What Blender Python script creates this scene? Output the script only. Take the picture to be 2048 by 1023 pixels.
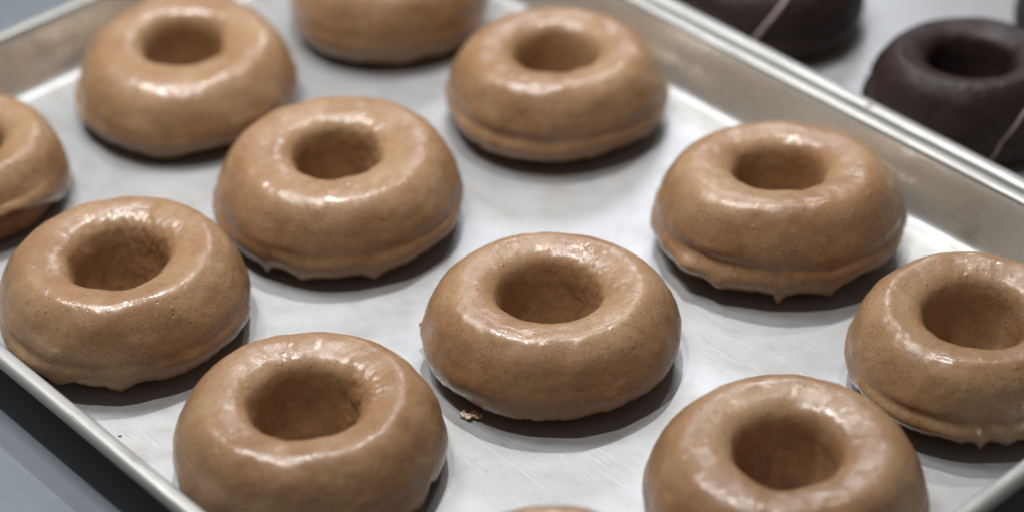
import bpy, math, random
import numpy as np
from mathutils import Vector, Matrix, noise

for o in list(bpy.data.objects):
    bpy.data.objects.remove(o)
S = bpy.context.scene
COL = S.collection
R_ = math.radians

# ------------------------------------------------------------------ camera
cam_d = bpy.data.cameras.new('camera')
cam = bpy.data.objects.new('camera', cam_d)
COL.objects.link(cam)
cam.matrix_world = Matrix(((0.67753537, -0.42863677, 0.59767579, 0.7678),
                           (0.73518149, 0.41823727, -0.5334658, -0.6102),
                           (-0.02130723, 0.80084213, 0.59849636, 0.5424),
                           (0, 0, 0, 1)))
cam_d.sensor_width = 36.0
cam_d.lens = 36.0 * 4767.67 / 2048
cam_d.clip_start = 0.02
cam_d.clip_end = 50
cam_d.dof.use_dof = True
cam_d.dof.focus_distance = 0.832
cam_d.dof.aperture_fstop = 4.1
cam_d.dof.aperture_blades = 0
S.camera = cam

# ------------------------------------------------------------------ light of the room
W = bpy.data.worlds.new('World')
S.world = W
W.use_nodes = True
bg = W.node_tree.nodes['Background']
bg.inputs['Color'].default_value = (1.0, 0.95, 0.89, 1)
bg.inputs['Strength'].default_value = 0.15

S.view_settings.view_transform = 'Standard'
S.view_settings.look = 'None'
S.view_settings.exposure = 0.0
S.view_settings.gamma = 1.0
S.cycles.use_denoising = True
S.cycles.max_bounces = 8
S.cycles.caustics_reflective = False
S.cycles.caustics_refractive = False


def aim(o, target):
    o.rotation_euler = (Vector(target) - o.location).to_track_quat('-Z', 'Y').to_euler()


def spot(name, az, tan, dist, target, energy, col, radius, angle=60, blend=1.0):
    e = math.atan2(1.0, tan)
    d = Vector((math.cos(R_(az)) * math.cos(e), math.sin(R_(az)) * math.cos(e), math.sin(e)))
    l = bpy.data.lights.new(name, 'SPOT')
    l.energy = energy
    l.color = col
    l.shadow_soft_size = radius
    l.spot_size = R_(angle)
    l.spot_blend = blend
    o = bpy.data.objects.new(name, l)
    COL.objects.link(o)
    o.location = Vector((0.25, -0.15, 0)) + d * dist
    aim(o, target)
    return o


def area(name, loc, target, sx, sy, energy, col):
    l = bpy.data.lights.new(name, 'AREA')
    l.shape = 'RECTANGLE'
    l.size = sx
    l.size_y = sy
    l.energy = energy
    l.color = col
    o = bpy.data.objects.new(name, l)
    COL.objects.link(o)
    o.location = loc
    aim(o, target)
    return o


spot('ceiling_spot', 137, 0.50, 1.7, (0.12, -0.08, 0), 40, (1.0, 0.99, 0.975), 0.016, 30)
spot('ceiling_spot', -150, 0.20, 1.7, (0.12, -0.08, 0), 56, (1.0, 0.985, 0.965), 0.018, 30)
spot('ceiling_spot', 112, 0.72, 1.9, (0.11, -0.06, 0), 9, (0.95, 0.97, 1.0), 0.016, 30)
area('ceiling_lamp', (-0.46, -0.21, 1.33), (0.2, -0.12, 0), 0.32, 0.32, 9.5, (0.98, 0.99, 1.0))
area('window_panel', (-0.52, 0.76, 0.80), (0.2, -0.12, 0), 0.34, 0.20, 2.2, (0.88, 0.91, 1.0))


# ------------------------------------------------------------------ helpers


def tag(o, label=None, cat=None, group=None, kind=None):
    if label: o['label'] = label
    if cat: o['category'] = cat
    if group: o['group'] = group
    if kind: o['kind'] = kind
    return o


def empty(name, loc=(0, 0, 0), rz=0.0):
    o = bpy.data.objects.new(name, None)
    o.empty_display_size = 0.02
    COL.objects.link(o)
    o.location = loc
    o.rotation_euler = (0, 0, rz)
    return o


def mesh_obj(name, verts, faces, mat, parent=None, smooth=True):
    me = bpy.data.meshes.new(name)
    me.from_pydata([tuple(map(float, v)) for v in verts], [], faces)
    me.update()
    if smooth:
        me.polygons.foreach_set('use_smooth', [True] * len(me.polygons))
    me.materials.append(mat)
    o = bpy.data.objects.new(name, me)
    COL.objects.link(o)
    if parent: o.parent = parent
    return o


def grid_faces(n, m, wrap_n=True, wrap_m=False):
    i = np.arange(n if wrap_n else n - 1)
    j = np.arange(m if wrap_m else m - 1)
    I, J = np.meshgrid(i, j, indexing='ij')
    I2, J2 = (I + 1) % n, (J + 1) % m
    return np.stack([I * m + J, I2 * m + J, I2 * m + J2, I * m + J2], -1).reshape(-1, 4)


def fast_mesh(name, V, F, mat, parent=None):
    me = bpy.data.meshes.new(name)
    V = np.asarray(V, np.float32)
    F = np.asarray(F, np.int32)
    me.vertices.add(len(V))
    me.vertices.foreach_set('co', V.ravel())
    me.loops.add(F.size)
    me.loops.foreach_set('vertex_index', F.ravel())
    me.polygons.add(len(F))
    me.polygons.foreach_set('loop_start', np.arange(0, F.size, 4, dtype=np.int32))
    me.update(calc_edges=True)
    me.polygons.foreach_set('use_smooth', np.ones(len(F), bool))
    me.validate()
    me.materials.append(mat)
    o = bpy.data.objects.new(name, me)
    COL.objects.link(o)
    if parent: o.parent = parent
    return o


# ------------------------------------------------------------------ materials
class NT:
    def __init__(self, name):
        self.m = bpy.data.materials.new(name)
        self.m.use_nodes = True
        self.t = self.m.node_tree
        self.b = self.t.nodes['Principled BSDF']

    def n(self, typ, **kw):
        nd = self.t.nodes.new(typ)
        for k, v in kw.items():
            if k.startswith('i_'):
                nd.inputs[k[2:].replace('_', ' ')].default_value = v
            else:
                setattr(nd, k, v)
        return nd

    def l(self, a, b):
        self.t.links.new(a, b)

    def coord(self, scale=(1, 1, 1), rot=(0, 0, 0), loc=(0, 0, 0)):
        c = self.n('ShaderNodeTexCoord')
        mp = self.n('ShaderNodeMapping')
        mp.inputs['Scale'].default_value = scale
        mp.inputs['Rotation'].default_value = rot
        mp.inputs['Location'].default_value = loc
        self.l(c.outputs['Object'], mp.inputs['Vector'])
        return mp.outputs['Vector']

    def noise(self, vec, scale, detail=2.0, rough=0.5):
        nd = self.n('ShaderNodeTexNoise')
        nd.inputs['Scale'].default_value = scale
        nd.inputs['Detail'].default_value = detail
        nd.inputs['Roughness'].default_value = rough
        self.l(vec, nd.inputs['Vector'])
        return nd.outputs['Fac']

    def ramp(self, fac, p0, p1, v0=0.0, v1=1.0):
        nd = self.n('ShaderNodeMapRange')
        nd.inputs['From Min'].default_value = p0
        nd.inputs['From Max'].default_value = p1
        nd.inputs['To Min'].default_value = v0
        nd.inputs['To Max'].default_value = v1
        self.l(fac, nd.inputs['Value'])
        return nd.outputs['Result']

    def mix(self, fac, a, b, mode='MIX'):
        nd = self.n('ShaderNodeMix', data_type='RGBA', blend_type=mode)
        for sock, v in ((nd.inputs[0], fac), (nd.inputs[6], a), (nd.inputs[7], b)):
            if hasattr(v, 'is_output'):
                self.l(v, sock)
            else:
                sock.default_value = v if not isinstance(v, tuple) else (*v, 1)
        return nd.outputs[2]

    def math(self, op, a, b=0.0):
        nd = self.n('ShaderNodeMath', operation=op)
        for sock, v in ((nd.inputs[0], a), (nd.inputs[1], b)):
            if hasattr(v, 'is_output'):
                self.l(v, sock)
            else:
                sock.default_value = v
        return nd.outputs[0]

    def bump(self, h, strength, dist, prev=None):
        nd = self.n('ShaderNodeBump')
        nd.inputs['Strength'].default_value = strength
        nd.inputs['Distance'].default_value = dist
        self.l(h, nd.inputs['Height'])
        if prev is not None: self.l(prev, nd.inputs['Normal'])
        return nd.outputs['Normal']


def glaze_material(name, base, dark, speck, rough=0.25, specks=True, sss=0.2, bump=1.0):
    k = NT(name)
    v = k.coord()
    oi = k.n('ShaderNodeObjectInfo')
    add = k.n('ShaderNodeVectorMath', operation='ADD')
    sc = k.n('ShaderNodeVectorMath', operation='SCALE')
    comb = k.n('ShaderNodeCombineXYZ')
    k.l(oi.outputs['Random'], comb.inputs[0])
    k.l(oi.outputs['Random'], comb.inputs[1])
    k.l(comb.outputs[0], sc.inputs[0])
    sc.inputs['Scale'].default_value = 7.0
    k.l(v, add.inputs[0])
    k.l(sc.outputs[0], add.inputs[1])
    v = add.outputs[0]
    big = k.noise(v, 45, 3, 0.55)
    mid = k.noise(v, 260, 3, 0.6)
    c = k.mix(k.ramp(big, 0.36, 0.64), base, dark)
    c = k.mix(k.ramp(mid, 0.45, 0.7, 0.0, 0.35), c, dark)
    if specks:
        for s, thr, rad, amt in ((800, 0.45, 0.29, 0.85), (1300, 0.36, 0.34, 0.75)):
            vo = k.n('ShaderNodeTexVoronoi')
            vo.inputs['Scale'].default_value = s
            k.l(v, vo.inputs['Vector'])
            sep = k.n('ShaderNodeSeparateColor')
            k.l(vo.outputs['Color'], sep.inputs[0])
            f = k.math('MULTIPLY', k.ramp(sep.outputs[0], thr, thr + 0.15),
                       k.ramp(vo.outputs['Distance'], rad, rad * 0.5, 0.0, amt))
            c = k.mix(f, c, speck)
    k.l(c, k.b.inputs['Base Color'])
    patch = k.noise(v, 70, 2, 0.5)
    k.l(k.math('ADD', k.ramp(patch, 0.35, 0.65, rough - 0.06, rough + 0.10),
               k.ramp(mid, 0.3, 0.7, -0.04, 0.05)), k.b.inputs['Roughness'])
    fine = k.noise(v, 520, 3, 0.6)
    msk = k.ramp(k.noise(v, 60, 1, 0.5), 0.42, 0.62, 0.1, 1.0)
    n1 = k.bump(k.math('MULTIPLY', fine, msk), 0.40 * bump, 0.0006)
    n2 = k.bump(k.noise(v, 190, 2, 0.5), 0.35 * bump, 0.001, n1)
    vb = k.n('ShaderNodeTexVoronoi')
    vb.inputs['Scale'].default_value = 210
    k.l(v, vb.inputs['Vector'])
    sb = k.n('ShaderNodeSeparateColor')
    k.l(vb.outputs['Color'], sb.inputs[0])
    bub = k.math('MULTIPLY', k.ramp(sb.outputs[1], 0.86, 0.90), k.ramp(vb.outputs['Distance'], 0.22, 0.08))
    pin = k.math('MULTIPLY', k.ramp(sb.outputs[2], 0.90, 0.93), k.ramp(vb.outputs['Distance'], 0.16, 0.07, 0.0, -1.3))
    n3 = k.bump(k.math('ADD', bub, pin), 0.6, 0.0004, n2)
    k.l(n3, k.b.inputs['Normal'])
    k.b.inputs['Specular IOR Level'].default_value = 0.5
    if specks:           # milky sugar film: a broad soft sheen over the sharper gloss
        k.b.inputs['Coat Weight'].default_value = 0.6
        k.b.inputs['Coat Roughness'].default_value = 0.52
        k.b.inputs['Coat IOR'].default_value = 1.5
    if sss:
        k.b.inputs['Subsurface Weight'].default_value = sss
        k.b.inputs['Subsurface Radius'].default_value = (1.0, 0.42, 0.18)
        k.b.inputs['Subsurface Scale'].default_value = 0.003
    return k.m


M_GLAZE = glaze_material('maple_glaze', (0.42, 0.258, 0.138), (0.33, 0.175, 0.080), (0.13, 0.060, 0.027))
M_CHOC = glaze_material('chocolate_glaze', (0.027, 0.0115, 0.0085), (0.018, 0.0075, 0.006), (0.02, 0.01, 0.01),
                        rough=0.52, specks=False, sss=0.0, bump=1.3)


def dough_material():
    k = NT('fried_dough')
    v = k.coord()
    c = k.mix(k.ramp(k.noise(v, 120, 4, 0.6), 0.3, 0.7), (0.20, 0.075, 0.022), (0.33, 0.15, 0.05))
    k.l(c, k.b.inputs['Base Color'])
    k.b.inputs['Roughness'].default_value = 0.6
    k.l(k.bump(k.noise(v, 600, 4, 0.6), 0.5, 0.001), k.b.inputs['Normal'])
    return k.m


M_DOUGH = dough_material()


def drizzle_material():
    k = NT('pink_icing')
    v = k.coord()
    c = k.mix(k.noise(v, 300, 2), (0.26, 0.19, 0.185), (0.34, 0.26, 0.25))
    k.l(c, k.b.inputs['Base Color'])
    k.b.inputs['Roughness'].default_value = 0.4
    return k.m


M_DRIZ = drizzle_material()


def crumb_material():
    k = NT('dry_glaze_flake')
    v = k.coord()
    c = k.mix(k.noise(v, 700, 2), (0.80, 0.66, 0.50), (0.60, 0.42, 0.26))
    k.l(c, k.b.inputs['Base Color'])
    k.b.inputs['Roughness'].default_value = 0.35
    return k.m


M_CRUMB = crumb_material()


def metal_material(name, base, base2, rough, aniso=0.3, scr=1.0, stain=None, metal=0.5):
    k = NT(name)
    v = k.coord()
    blot = k.noise(v, 16, 4, 0.6)
    blot2 = k.noise(v, 110, 3, 0.6)
    c = k.mix(k.ramp(blot, 0.3, 0.7), base, base2)
    c = k.mix(k.ramp(blot2, 0.5, 0.75, 0.0, 0.22), c, tuple(0.72 * x for x in base2))
    if stain:
        st = k.ramp(k.noise(k.coord(loc=(3.1, 1.7, 0.4)), 34, 3, 0.6), 0.58, 0.72, 0.0, 0.55)
        c = k.mix(st, c, stain)
    # hairline scratches in three directions: thin stretched noise, thresholded
    h = None
    for ang, sx, sy, thr in ((8, 14, 900, 0.60), (47, 22, 700, 0.66), (-32, 26, 800, 0.68), (80, 30, 600, 0.70)):
        vv = k.coord(scale=(sx, sy, 60), rot=(0, 0, R_(ang)))
        f = k.ramp(k.noise(vv, 1.0, 2, 0.6), thr, thr + 0.06)
        h = f if h is None else k.math('MAXIMUM', h, f)
    grain = k.noise(k.coord(scale=(40, 1500, 60), rot=(0, 0, R_(8))), 1.0, 3, 0.6)
    k.l(c, k.b.inputs['Base Color'])
    k.b.inputs['Metallic'].default_value = metal
    k.b.inputs['Specular IOR Level'].default_value = 0.3
    rr = k.math('ADD', k.ramp(blot2, 0.3, 0.7, rough - 0.05, rough + 0.06), k.math('MULTIPLY', h, -0.12 * scr))
    k.l(rr, k.b.inputs['Roughness'])
    k.b.inputs['Anisotropic'].default_value = aniso
    n1 = k.bump(h, 0.35 * scr, 0.0003)
    n2 = k.bump(grain, 0.22 * scr, 0.0002, n1)
    n3 = k.bump(k.noise(v, 28, 3, 0.5), 0.14, 0.002, n2)
    k.l(n3, k.b.inputs['Normal'])
    return k.m


M_PAN = metal_material('worn_aluminium', (0.49, 0.50, 0.51), (0.445, 0.45, 0.455), 0.42, 0.2, 0.35, (0.38, 0.35, 0.31), 0.58)
M_WALL = metal_material('reflection_tinted_aluminium', (0.88, 0.85, 0.77), (0.76, 0.72, 0.64), 0.27, 0.0, 0.5, (0.40, 0.33, 0.28), 0.68)  # doughnuts' warm reflection painted into the tan base; random blotches are stain
M_RIM = metal_material('polished_rim_aluminium', (0.50, 0.50, 0.485), (0.43, 0.425, 0.405), 0.44, 0.0, 0.8, None, 0.6)
M_TABLE = metal_material('stainless_steel', (0.21, 0.235, 0.265), (0.18, 0.205, 0.235), 0.45, 0.2, 0.3, None, 0.2)

# ------------------------------------------------------------------ table
n = 24
xs = np.linspace(-1.6, 2.0, n)
ys = np.linspace(-1.8, 1.8, n)
V = [(x, y, -0.0015) for x in xs for y in ys]
V += [(x, y, -0.04) for x in xs for y in ys]
F = [tuple(f) for f in grid_faces(n, n, False, False)]
F += [tuple(int(a) + n * n for a in f[::-1]) for f in grid_faces(n, n, False, False)]
edge = [i * n for i in range(n)] + [(n - 1) * n + j for j in range(1, n)] + \
       [i * n + n - 1 for i in range(n - 2, -1, -1)] + [j for j in range(n - 2, 0, -1)]
for a, b in zip(edge, edge[1:] + edge[:1]):
    F.append((a, b, b + n * n, a + n * n))
tb = mesh_obj('table', V, [tuple(int(q) for q in f) for f in F], M_TABLE, smooth=False)
tag(tb, 'blue grey stainless steel table top under the two baking trays', None, None, 'structure')

# ------------------------------------------------------------------ sheet pans
LEN, WID, TAP, HGT, RIMW = 0.4363, 0.300, 0.0101, 0.0234, 0.0062


def perimeter(cx, cy, hx, hy, rad, off, nc=14, ns=60):
    """points of a rounded rectangle pushed outward by off (same count for every off)"""
    pts = []
    r = rad + off
    cs = ((hx - rad, hy - rad, 0), (-hx + rad, hy - rad, 90), (-hx + rad, -hy + rad, 180), (hx - rad, -hy + rad, 270))
    for q, (ax, ay, a0) in enumerate(cs):
        for i in range(nc + 1):
            a = R_(a0 + 90.0 * i / nc)
            pts.append((cx + ax + r * math.cos(a), cy + ay + r * math.sin(a)))
        bx, by, b0 = cs[(q + 1) % 4]
        a = R_(b0)
        p = pts[-1]
        e = (cx + bx + r * math.cos(a), cy + by + r * math.sin(a))
        for i in range(1, ns):
            t = i / ns
            pts.append((p[0] + (e[0] - p[0]) * t, p[1] + (e[1] - p[1]) * t))
    return pts


def loft(name, sect, cx, cy, mat, parent, seed=0, wob=0.00025, close=False):
    def ring_of(o):
        if o <= -1:          # a ring inside the floor: the floor edge drawn towards the middle
            f = -o - 1
            return [(cx + (x - cx) * f, cy + (y - cy) * f) for x, y in perimeter(cx, cy, LEN / 2, WID / 2, 0.008, -0.006)]
        return perimeter(cx, cy, LEN / 2, WID / 2, 0.008, o)
    rings = [ring_of(o) for o, z in sect]
    N = len(rings[0])
    m = len(sect)
    V = np.zeros((N, m, 3))
    for j, (o, z) in enumerate(sect):
        for i, (x, y) in enumerate(rings[j]):
            w = noise.noise((x * 14 + seed, y * 14, 0.3)) * wob * min(1.0, max(0.0, z / 0.01))
            w2 = noise.noise((x * 130 + seed, y * 130, 1.3)) * wob * 0.35 * min(1.0, max(0.0, (z - .018) / 0.004))
            V[i, j] = (x, y, z + w + w2)
    F = [tuple(map(int, f)) for f in grid_faces(N, m, True, close)]
    V = V.reshape(-1, 3)
    return mesh_obj(name, V, F, mat, parent)


def sheet_pan(cx, cy, seed, label):
    t = empty('sheet_pan', (cx, cy, 0))
    tag(t, label, 'baking tray', 'aluminium baking trays side by side')
    # body: inner floor edge, cove, wall, flange; one sheet 0.9 mm thick
    inner = []
    fr = 0.0058
    th = math.atan2(HGT, TAP)
    for i in range(9):
        a = th * i / 8
        inner.append((-fr * math.tan(th / 2) + fr * math.sin(a), fr * (1 - math.cos(a))))
    for s in (0.35, 0.55, 0.75, 0.90):
        inner.append((TAP * s, HGT * s))
    inner += [(TAP * 0.985, HGT * 0.965), (TAP + 0.0006, HGT - 0.0002), (TAP + 0.0013, HGT)]
    th_ = 0.0009
    outer = [(TAP + 0.0013, HGT - th_), (TAP + 0.0009, HGT - 0.0025), (TAP * 0.6 + 0.001, HGT * 0.6 - 0.0002),
             (0.0012, 0.0005), (-0.002, -0.0009)]
    fl = [0.0, 0.2, 0.4, 0.6, 0.8, 0.92, 0.97]
    ncove = 7
    under = [(TAP * 0.35 + 0.0012, HGT * 0.33), (0.0012, 0.0005), (-0.002, -0.0009)]
    sect = [(-1 - f, 0.0) for f in fl] + [(-0.0045, 0.0)] + inner[:ncove] + under + [(-1 - f, -0.0010) for f in fl[::-1]]
    loft('pan_floor', sect, 0, 0, M_PAN, t, seed)
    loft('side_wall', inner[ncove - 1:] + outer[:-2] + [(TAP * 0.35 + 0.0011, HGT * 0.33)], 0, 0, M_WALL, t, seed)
    # rolled rim: flat crown that curls over into a bead round a wire
    rs = []
    ro = TAP + RIMW - 0.0026
    rr = 0.0026
    rs.append((TAP + 0.0002, HGT - 0.0011))
    rs.append((TAP - 0.0002, HGT - 0.0004))
    rs.append((TAP + 0.0004, HGT + 0.0005))
    rs.append((TAP + 0.0014, HGT + 0.0008))
    for i in range(13):
        a = R_(95 - 21 * i)
        rs.append((ro + rr * math.cos(a), HGT + 0.0008 - rr + rr * math.sin(a)))
    loft('rolled_rim', rs, 0, 0, M_RIM, t, seed + 5, wob=0.00035, close=True)
    return t


CX, CY = LEN / 2, -WID / 2
sheet_pan(CX, CY, 1.0, 'silver baking tray holding the light brown glazed doughnuts')
CY2 = 2 * (TAP + RIMW) + 0.0012 + WID / 2
sheet_pan(CX + 0.004, CY2, 4.0, 'silver baking tray holding the dark chocolate doughnuts')


# ------------------------------------------------------------------ doughnuts
def catmull(P, n):
    P = np.array(P, float)
    d = np.r_[0, np.cumsum(np.sqrt(np.hypot(*np.diff(P, axis=0).T)))]
    ext = np.vstack([2 * P[0] - P[1], P, 2 * P[-1] - P[-2]])
    out = []
    T = np.linspace(0, d[-1], n * 4)
    for t in T:
        i = min(np.searchsorted(d, t, side='right') - 1, len(P) - 2)
        u = (t - d[i]) / (d[i + 1] - d[i])
        a, b, c, e = ext[i], ext[i + 1], ext[i + 2], ext[i + 3]
        out.append(0.5 * (2 * b + (c - a) * u + (2 * a - 5 * b + 4 * c - e) * u * u + (3 * b - a - 3 * c + e) * u ** 3))
    out = np.array(out)
    L = np.r_[0, np.cumsum(np.hypot(*np.diff(out, axis=0).T))]
    s = np.linspace(0, L[-1], n)
    return np.c_[np.interp(s, L, out[:, 0]), np.interp(s, L, out[:, 1])]


def adiff(a, b):
    return (a - b + 180.0) % 360.0 - 180.0


NA = 400


def doughnut(x, y, R, H, rh, label, seed, mat=M_GLAZE, kind='glazed_doughnut', cat='doughnut', group=None,
             lip=0.6, lip_at=None, hem=3.2, drips=(), lumps=(), rough_hole=(0.0, 0, 60), bare=None, tilt=(0, 0),
             oval=(0.0, 0.0), off=(0, 0), tone=0):
    """R outer radius, H height, rh hole radius in mm; angles in degrees round the doughnut"""
    t = empty(kind, (x, y, 0))
    tag(t, label, cat, group)
    ctrl = [(rh * 0.62, 1.4), (rh * 0.66, 4), (rh * 0.76, 0.28 * H), (rh * 0.85, 0.50 * H), (rh * 0.90, 0.70 * H),
            (rh * 0.955, 0.82 * H), (rh * 1.03, 0.895 * H), (rh * 1.18, 0.952 * H), (rh * 1.40, 0.985 * H),
            (rh * 0.53 + R * 0.47, 0.998 * H), (R * 0.77, 0.955 * H), (R * 0.855, 0.845 * H), (R * 0.925, 0.68 * H),
            (R * 0.972, 0.52 * H),
            (R * 0.995, 0.37 * H), (R * 0.99, 0.22 * H), (R * 0.972, 0.115 * H), (R * 0.955, 0.085 * H),
            (R * 0.925, 0.10 * H), (R * 0.88, 0.16 * H)]
    P = catmull(ctrl, 84)
    m = len(P)
    ph = np.linspace(0, 360, NA, endpoint=False)
    c, s = np.cos(np.radians(ph)), np.sin(np.radians(ph))

    def ring_noise(freq, sd):
        return np.array([noise.noise((a * freq, b * freq, sd)) for a, b in zip(c, s)])

    lowr = ring_noise(1.1, seed) * 1.3 + ring_noise(2.6, seed + 3) * 0.5
    lipn = lip * np.clip(0.75 + ring_noise(1.3, seed + 9) * 1.3, 0, 1.6)
    if lip_at:
        for a0, w, amp in lip_at:
            lipn = lipn + amp * np.exp(-(adiff(ph, a0) / w) ** 2)
    zh = hem + ring_noise(2.2, seed + 20) * 1.3 + ring_noise(7, seed + 21) * 0.7 + ring_noise(19, seed + 22) * 0.5 + ring_noise(42, seed + 24) * 0.3
    for a0, w, d in drips:
        zh = zh - d * np.exp(-np.abs(adiff(ph, a0) / w) ** 1.5)
    if bare:
        for a0, w, d in bare:
            zh = zh + d * np.exp(-(adiff(ph, a0) / w) ** 4)
    zh = np.maximum(zh, 0.25)
    r = P[None, :, 0].repeat(NA, 0)
    z = P[None, :, 1].repeat(NA, 0)
    # outside part of the profile (after the crown)
    top_i = int(np.argmax(P[:, 1]))
    outside = np.zeros(m)
    outside[top_i:] = 1
    w_out = np.clip((P[:, 0] - rh) / (R - rh), 0, 1)
    r = r + lowr[:, None] * w_out[None] + (ring_noise(1.7, seed + 31) * 0.9 + ring_noise(3.6, seed + 33) * 0.35)[:, None] * (1 - w_out)[None]
    r = r + outside[None] * lipn[:, None] * (1.1 * np.exp(-((z - 0.23 * H) / (0.12 * H)) ** 2)
                                             - 1.0 * np.exp(-((z - 0.42 * H) / (0.075 * H)) ** 2))
    # hem: remap the lower outside
    z0, zb = (0.62 if bare else 0.55) * H, 0.085 * H
    zz = z0 - (z0 - z) * (z0 - zh[:, None]) / (z0 - zb)
    z = np.where((outside[None] > 0) & (z < z0), zz, z)
    if bare:
        for a0, w, d in bare:
            k = np.exp(-(adiff(ph, a0) / w) ** 4)
            r = r + k[:, None] * outside[None] * np.exp(-((z - 12) / 6) ** 2) * 0.8
    for a0, z1, wa, wz, amp in lumps:
        r = r + outside[None] * amp * np.exp(-(adiff(ph, a0)[:, None] / wa) ** 2 - ((z - z1) / wz) ** 2)
    # oval plan and surface waves
    stretch = 1 + oval[0] * np.cos(np.radians(2 * (ph - oval[1])))
    r = r * stretch[:, None]
    X = r * c[:, None] + off[0] * (1 - w_out)[None]
    Y = r * s[:, None] + off[1] * (1 - w_out)[None]
    V = np.stack([X, Y, z], -1).reshape(-1, 3)
    # normals from the un-displaced grid
    G = V.reshape(NA, m, 3)
    du = np.roll(G, -1, 0) - np.roll(G, 1, 0)
    dv = np.gradient(G, axis=1)
    Nn = np.cross(du, dv)
    Nn /= np.linalg.norm(Nn, axis=-1, keepdims=True) + 1e-9
    cm = G[:, top_i, :].mean(0)
    if (Nn[:, top_i, 2]).mean() < 0: Nn = -Nn
    Nn = Nn.reshape(-1, 3)
    mid = (P[:, 0] < rh * 1.25)
    disp = np.zeros(len(V))
    zf = V[:, 2]
    phr, rz_a, rz_w = rough_hole
    PH = np.repeat(ph, m)
    inhole = np.tile(np.clip((rh * 1.45 - P[:, 0]) / (rh * 0.35), 0, 1) * (np.arange(m) < top_i + 6), NA)
    hw = phr * np.exp(-(adiff(PH, rz_a) / rz_w) ** 2) * inhole * 0.8 + 0.06 * inhole
    for i, q in enumerate(V):
        qx, qy, qz = q * 0.1
        a = noise.noise((qx * 0.9 + seed, qy * 0.9, qz * 0.9))
        b = noise.noise((qx * 2.6, qy * 2.6 + seed, qz * 2.6))
        d = a * 0.55 + b * 0.16
        if hw[i] > 0.02:
            d += hw[i] * (noise.noise((qx * 4.5 + seed, qy * 4.5, qz * 3.5)) * 0.8
                          + noise.noise((qx * 9.5, qy * 9.5 + seed, qz * 9.5)) * 0.4)
        disp[i] = d
    fade = np.clip((zf - 1.0) / 5.0, 0.15, 1)
    V = V + Nn * (disp * fade)[:, None]
    V[:, 2] = np.maximum(V[:, 2], 0.15)
    # slight lean
    if tilt == (0, 0):
        tilt = (1.3 * noise.noise((seed, 1.5, 0.2)), 1.3 * noise.noise((seed, 7.5, 3.2)))
    V[:, 2] *= 1 + (tilt[0] * V[:, 0] + tilt[1] * V[:, 1]) / 1000.0
    F = grid_faces(NA, m, True, False)
    gl = fast_mesh('glaze', V * 0.001, F, mat, t)
    # dough body underneath
    dr = 1.4
    dc = [(rh * 0.85 + dr, 0.5 * H), (rh * 0.76 + dr, 0.28 * H), (rh * 0.68 + dr, 3.5), (rh * 0.75 + 2, 0.4), (rh + 3, 0.0),
          (R * 0.72, 0.0), (R * 0.79, 0.4), (R * 0.84, 2.2), (R * 0.875, 0.13 * H), (R * 0.895, 0.25 * H),
          (R * 0.90, 0.38 * H), (R * 0.88, 0.55 * H), (R * 0.86, 0.75 * H), (R * 0.7, 0.86 * H), (rh * 1.5, 0.86 * H),
          (rh * 1.2, 0.78 * H), (rh * 0.9 + dr + .8, 0.65 * H)]
    D = catmull(dc, 44)
    na = 120
    sel = np.arange(na) * NA // na
    phd = ph[sel]
    cd, sd_ = c[sel], s[sel]
    wd = np.clip((D[:, 0] - rh) / (R - rh), 0, 1)
    rd = D[None, :, 0] + np.minimum(lowr[sel], 0.3)[:, None] * wd[None]
    if bare:
        for a0, w, d in bare:
            rd = rd * (1 + 0.075 * np.exp(-(adiff(phd, a0) / w) ** 4)[:, None] * ((wd > 0.6) * np.clip((16 - D[:, 1]) / 5, 0, 1))[None])
    zd = D[None, :, 1].repeat(na, 0)
    rd = rd * stretch[sel][:, None]
    VD = np.stack([rd * cd[:, None] + off[0] * (1 - wd)[None], rd * sd_[:, None] + off[1] * (1 - wd)[None], zd], -1).reshape(-1, 3)
    VD = VD + np.array([[noise.noise((a * 0.35 + seed, b * 0.35, e * 0.35)) * 0.25 * (1 if e > 1 else 0)] * 3 for a, b, e in VD]) * 0.4
    VD[:, 2] = np.maximum(VD[:, 2], 0.02)
    VD[:, 2] *= 1 + (tilt[0] * VD[:, 0] + tilt[1] * VD[:, 1]) / 1000.0
    fast_mesh('dough', VD * 0.001, grid_faces(na, len(D), True, True), M_DOUGH, t)
    return t, (V, NA, m)


GRP = 'light brown glazed doughnuts set out in rows on the tray'
L_ = 'light brown glazed doughnut '
DN = {}
DN['A'] = doughnut(0.0542, -0.1512, 45.9, 31.0, 17.2, L_ + 'with a ragged pale hem, beside the back left tray wall', 11.3, group=GRP,
         lip=0.5, lip_at=[(-125, 35, 1.2)], tilt=(-1.1, 1.0), hem=5.6, drips=[(-50, 11, 2.4), (-110, 14, 2.2)], lumps=[(-115, 4, 10, 3, 1.2)], off=(-3, 2))
DN['B'] = doughnut(0.0616, -0.0473, 44.2, 34, 18.2, L_ + 'cut off by the top edge of the photo', 23.1, group=GRP, lip=0.4, hem=4.0)
DN['C'] = doughnut(0.1658, -0.0468, 45.6, 32.4, 17.6, L_ + 'with a smooth ledge round its foot, behind the centre', 31.7, group=GRP,
         lip=1.0, lip_at=[(-60, 60, 0.5)], tilt=(1.0, -0.9), hem=5, drips=[(11, 3, 1.5)], off=(0, 1))
DN['D'] = doughnut(0.1606, -0.1568, 47.9, 33.2, 17.8, L_ + 'with short drips along its hem and bright wrinkled shine', 47.9, group=GRP,
         lip=0.7, lip_at=[(-140, 30, 0.5)], hem=5.2,
         drips=[(-76.5, 2.4, 3.4), (-58, 4, 2.4), (-42, 8, 1.2), (-24, 4, 3.2), (-105, 7, 2.0)], rough_hole=(0.5, 70, 60))
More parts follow.
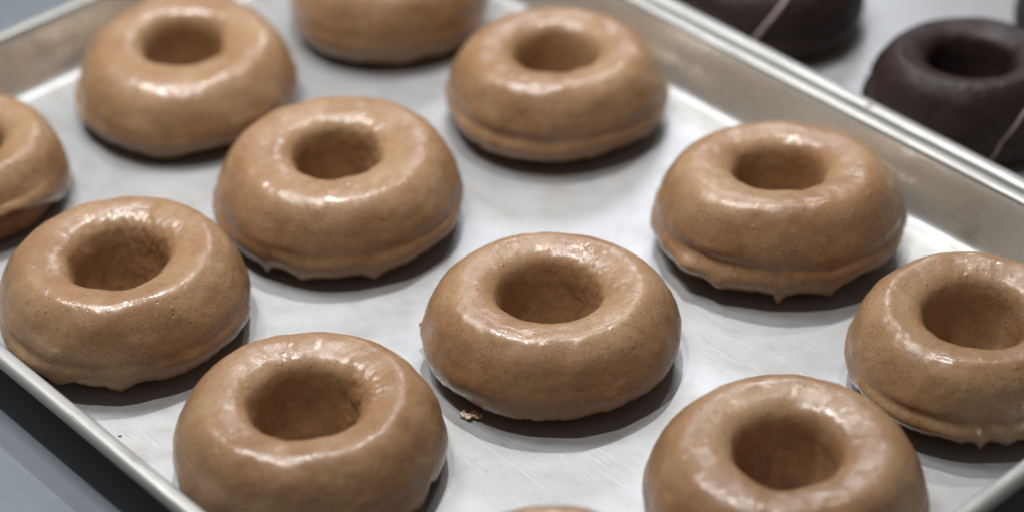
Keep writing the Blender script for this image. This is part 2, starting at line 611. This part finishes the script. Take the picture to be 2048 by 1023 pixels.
DN['E'] = doughnut(0.0472, -0.2539, 40.5, 30.2, 17.0, L_ + 'with bare brown dough showing, cut off at the left edge', 52.2, group=GRP,
         lip=0.2, hem=3.0, bare=[(-22, 46, 12.0)])
DN['F'] = doughnut(0.2883, -0.0464, 46.6, 35.0, 17.8, L_ + 'with a pointed drip and lumps low on its left', 61.4, group=GRP,
         lip=1.15, lip_at=[(-80, 25, 0.5)], oval=(0.028, 48), tilt=(2.2, -2.0), hem=5.8, drips=[(-47.3, 2.2, 3.4), (-47, 6, 0.8), (-22.4, 4, 2.6), (-28, 7, 0.8), (-75, 7, 1.2)],
         lumps=[(-128, 8, 7, 4, 1.0), (-92, 11, 5, 2.6, 1.5), (-76, 7, 4, 2.4, 1.5), (-110, 9, 4, 3, 0.8)], off=(-1, 1))
DN['G'] = doughnut(0.1576, -0.256, 46, 33.8, 19.0, L_ + 'by the front left rim, its hem ending in a crusty tip', 72.8, group=GRP,
         lip=0.55, hem=6, drips=[(-38.6, 2.6, 1.2), (-36, 6, 0.8), (-42, 1.5, 0.8), (-58, 5, -1.2), (-66, 5, 1.0), (40.8, 6, 2.5)], lumps=[(-38, 2, 3, 1.6, 0.9)],
         rough_hole=(0.6, 100, 70))
DN['H'] = doughnut(0.2797, -0.1571, 45.0, 32, 18.7, L_ + 'in the middle of the tray with a nub on its left', 83.5, group=GRP,
         lip=0.12, oval=(0.034, 48), hem=6, drips=[(-70, 30, 1.2)], lumps=[(-143, 8, 3.2, 2.0, 2.8), (-132, 14, 4, 4, 0.6), (-60, 7, 2.5, 2, 0.4)],
         rough_hole=(0.45, 60, 50))
DN['I'] = doughnut(0.267, -0.2572, 46.6, 32.8, 19.6, L_ + 'at the front with a crumbly edge inside its hole', 94.6, group=GRP,
         lip=0.3, hem=3.0, drips=[(25, 4, -3.5), (16, 4, 2)], rough_hole=(1.5, 48, 38))
DN['J'] = doughnut(0.394, -0.1592, 46.5, 32.0, 18.4, L_ + 'at the lower right with a smooth matt top', 105.2, group=GRP,
         lip=0.6, hem=3.2)
DN['K'] = doughnut(0.3927, -0.0608, 43.7, 32.9, 19.0, L_ + 'with a thin pointed drip, cut off at the right edge', 116.9, group=GRP,
         lip=0.9, oval=(0.02, 48), hem=7, drips=[(-46.7, 2.0, 3.8), (-34.4, 4, 2.2), (-56, 5, 1.1), (-126, 12, 1.5)], lumps=[(-124, 5, 10, 3, 0.8)])
DN['L'] = doughnut(0.386, -0.2587, 42.8, 34.3, 18.5, L_ + 'only just showing its top at the bottom edge', 127.3, group=GRP, lip=0.4)

GRP2 = 'dark chocolate doughnuts on the far tray'
C_ = 'dark chocolate doughnut '
kw = dict(mat=M_CHOC, kind='chocolate_doughnut', group=GRP2)
DN['N'] = doughnut(0.2868, 0.069, 41.6, 33, 18.6, C_ + 'with its whole hole in view behind the twin rims', 138.4, lip=0.4, lip_at=[(-150, 25, 1.0)], tilt=(2.1, -1.85), hem=3.5, **kw)
DN['M'] = doughnut(0.1758, 0.0683, 43.4, 32.5, 18.2, C_ + 'cut off by the top edge with a pink drizzle line', 149.8, lip=0.9, hem=4.5, **kw)
DN['O'] = doughnut(0.291, 0.1658, 44, 33, 18.2, C_ + 'barely showing in the top right corner', 151.1, lip=0.4, hem=2.6, **kw)


# ------------------------------------------------------------------ icing lines on the chocolate doughnuts
def surf(key, phi, t):
    """point on the glaze of a doughnut: phi in degrees, t from 0 (hole foot) to 1 (hem)"""
    V, na, m = DN[key][1]
    i = int(round(phi / 360.0 * na)) % na
    f = t * (m - 1)
    j = int(min(f, m - 2))
    a = V[i * m + j]
    b = V[i * m + j + 1]
    return a + (b - a) * (f - j)


def tube(name, pts, radii, mat, parent, k=10):
    pts = np.array(pts)
    V = []
    for i, p in enumerate(pts):
        d = pts[min(i + 1, len(pts) - 1)] - pts[max(i - 1, 0)]
        d /= np.linalg.norm(d)
        u = np.cross(d, (0.2, 0.3, 1.0))
        u /= np.linalg.norm(u)
        w = np.cross(d, u)
        for q in range(k):
            a = 2 * math.pi * q / k
            V.append(p + (u * math.cos(a) + w * math.sin(a)) * radii[i])
    F = [(i * k + q, i * k + (q + 1) % k, (i + 1) * k + (q + 1) % k, (i + 1) * k + q)
         for i in range(len(pts) - 1) for q in range(k)]
    F.append(tuple(range(k))[::-1])
    F.append(tuple((len(pts) - 1) * k + q for q in range(k)))
    return mesh_obj(name, np.array(V) * 0.001, F, mat, parent)


def drizzle(key, path, rad, blob=None):
    p = np.array(path, float)
    tt = np.linspace(0, 1, 40)
    src = np.linspace(0, 1, len(p))
    pts = [surf(key, a, b) for a, b in zip(np.interp(tt, src, p[:, 0]), np.interp(tt, src, p[:, 1]))]
    pts = np.array(pts)
    for _ in range(3):
        pts[1:-1] = (pts[:-2] + pts[1:-1] * 2 + pts[2:]) / 4
    radii = [rad * (0.9 + 0.25 * noise.noise((i * 0.35, 3.3, rad))) for i in range(len(pts))]
    tube('icing_line', pts, radii, M_DRIZ, DN[key][0])


DRZ_M = [(-30, 0.55), (-48, 0.72), (-56, 0.85), (-60, 0.96)]
DRZ_N = [(5, 0.55), (-18, 0.68), (-32, 0.80), (-40, 0.93)]
drizzle('M', DRZ_M, 1.3)
drizzle('N', DRZ_N, 0.8)


# ------------------------------------------------------------------ loose bits on the tray
def flake(name, x, y, size, seed, label, mat=M_CRUMB, group=None, zoff=0.0):
    random.seed(seed)
    t = empty(name, (x, y, 0))
    V, F = [], []
    nu, nv = 14, 10
    for k in range(5):
        o = np.array([random.uniform(-1, 1), random.uniform(-1, 1), random.uniform(0.25, 0.6)]) * size
        rad = size * random.uniform(0.35, 0.7)
        b = len(V)
        for i in range(nu):
            for j in range(nv):
                a, e = 2 * math.pi * i / nu, math.pi * (j + 0.5) / nv
                d = np.array([math.cos(a) * math.sin(e), math.sin(a) * math.sin(e), math.cos(e) * 0.55])
                w = 1 + 0.7 * noise.noise(tuple(d * 1.7 + seed + k))
                q = o + d * rad * w
                q[2] = max(q[2], 0.0001)
                V.append(q)
        F += [tuple(int(v) + b for v in f) for f in grid_faces(nu, nv, True, False)]
        F.append(tuple(b + i * nv for i in range(nu)))
        F.append(tuple(b + i * nv + nv - 1 for i in range(nu))[::-1])
    bpy.data.objects.remove(t)
    o = mesh_obj(name, V, F, mat)
    o.location = (x, y, zoff)
    tag(o, label, 'crumb', group)
    return o


flake('glaze_crumb', 0.2855, -0.2005, 0.0025, 5, 'pale flaky glaze crumb lying in the shadow of the centre doughnut')
flake('dark_speck', 0.2081, -0.3010 + 0.006, 0.0005, 8, 'tiny dark speck on the bare tray near the front left rim', M_DOUGH)
flake('rim_crumb', 0.2768, 0.0196, 0.0011, 12, 'small brown crumb stuck on the far tray rim below the chocolate doughnut', M_DOUGH, zoff=HGT + 0.0004)
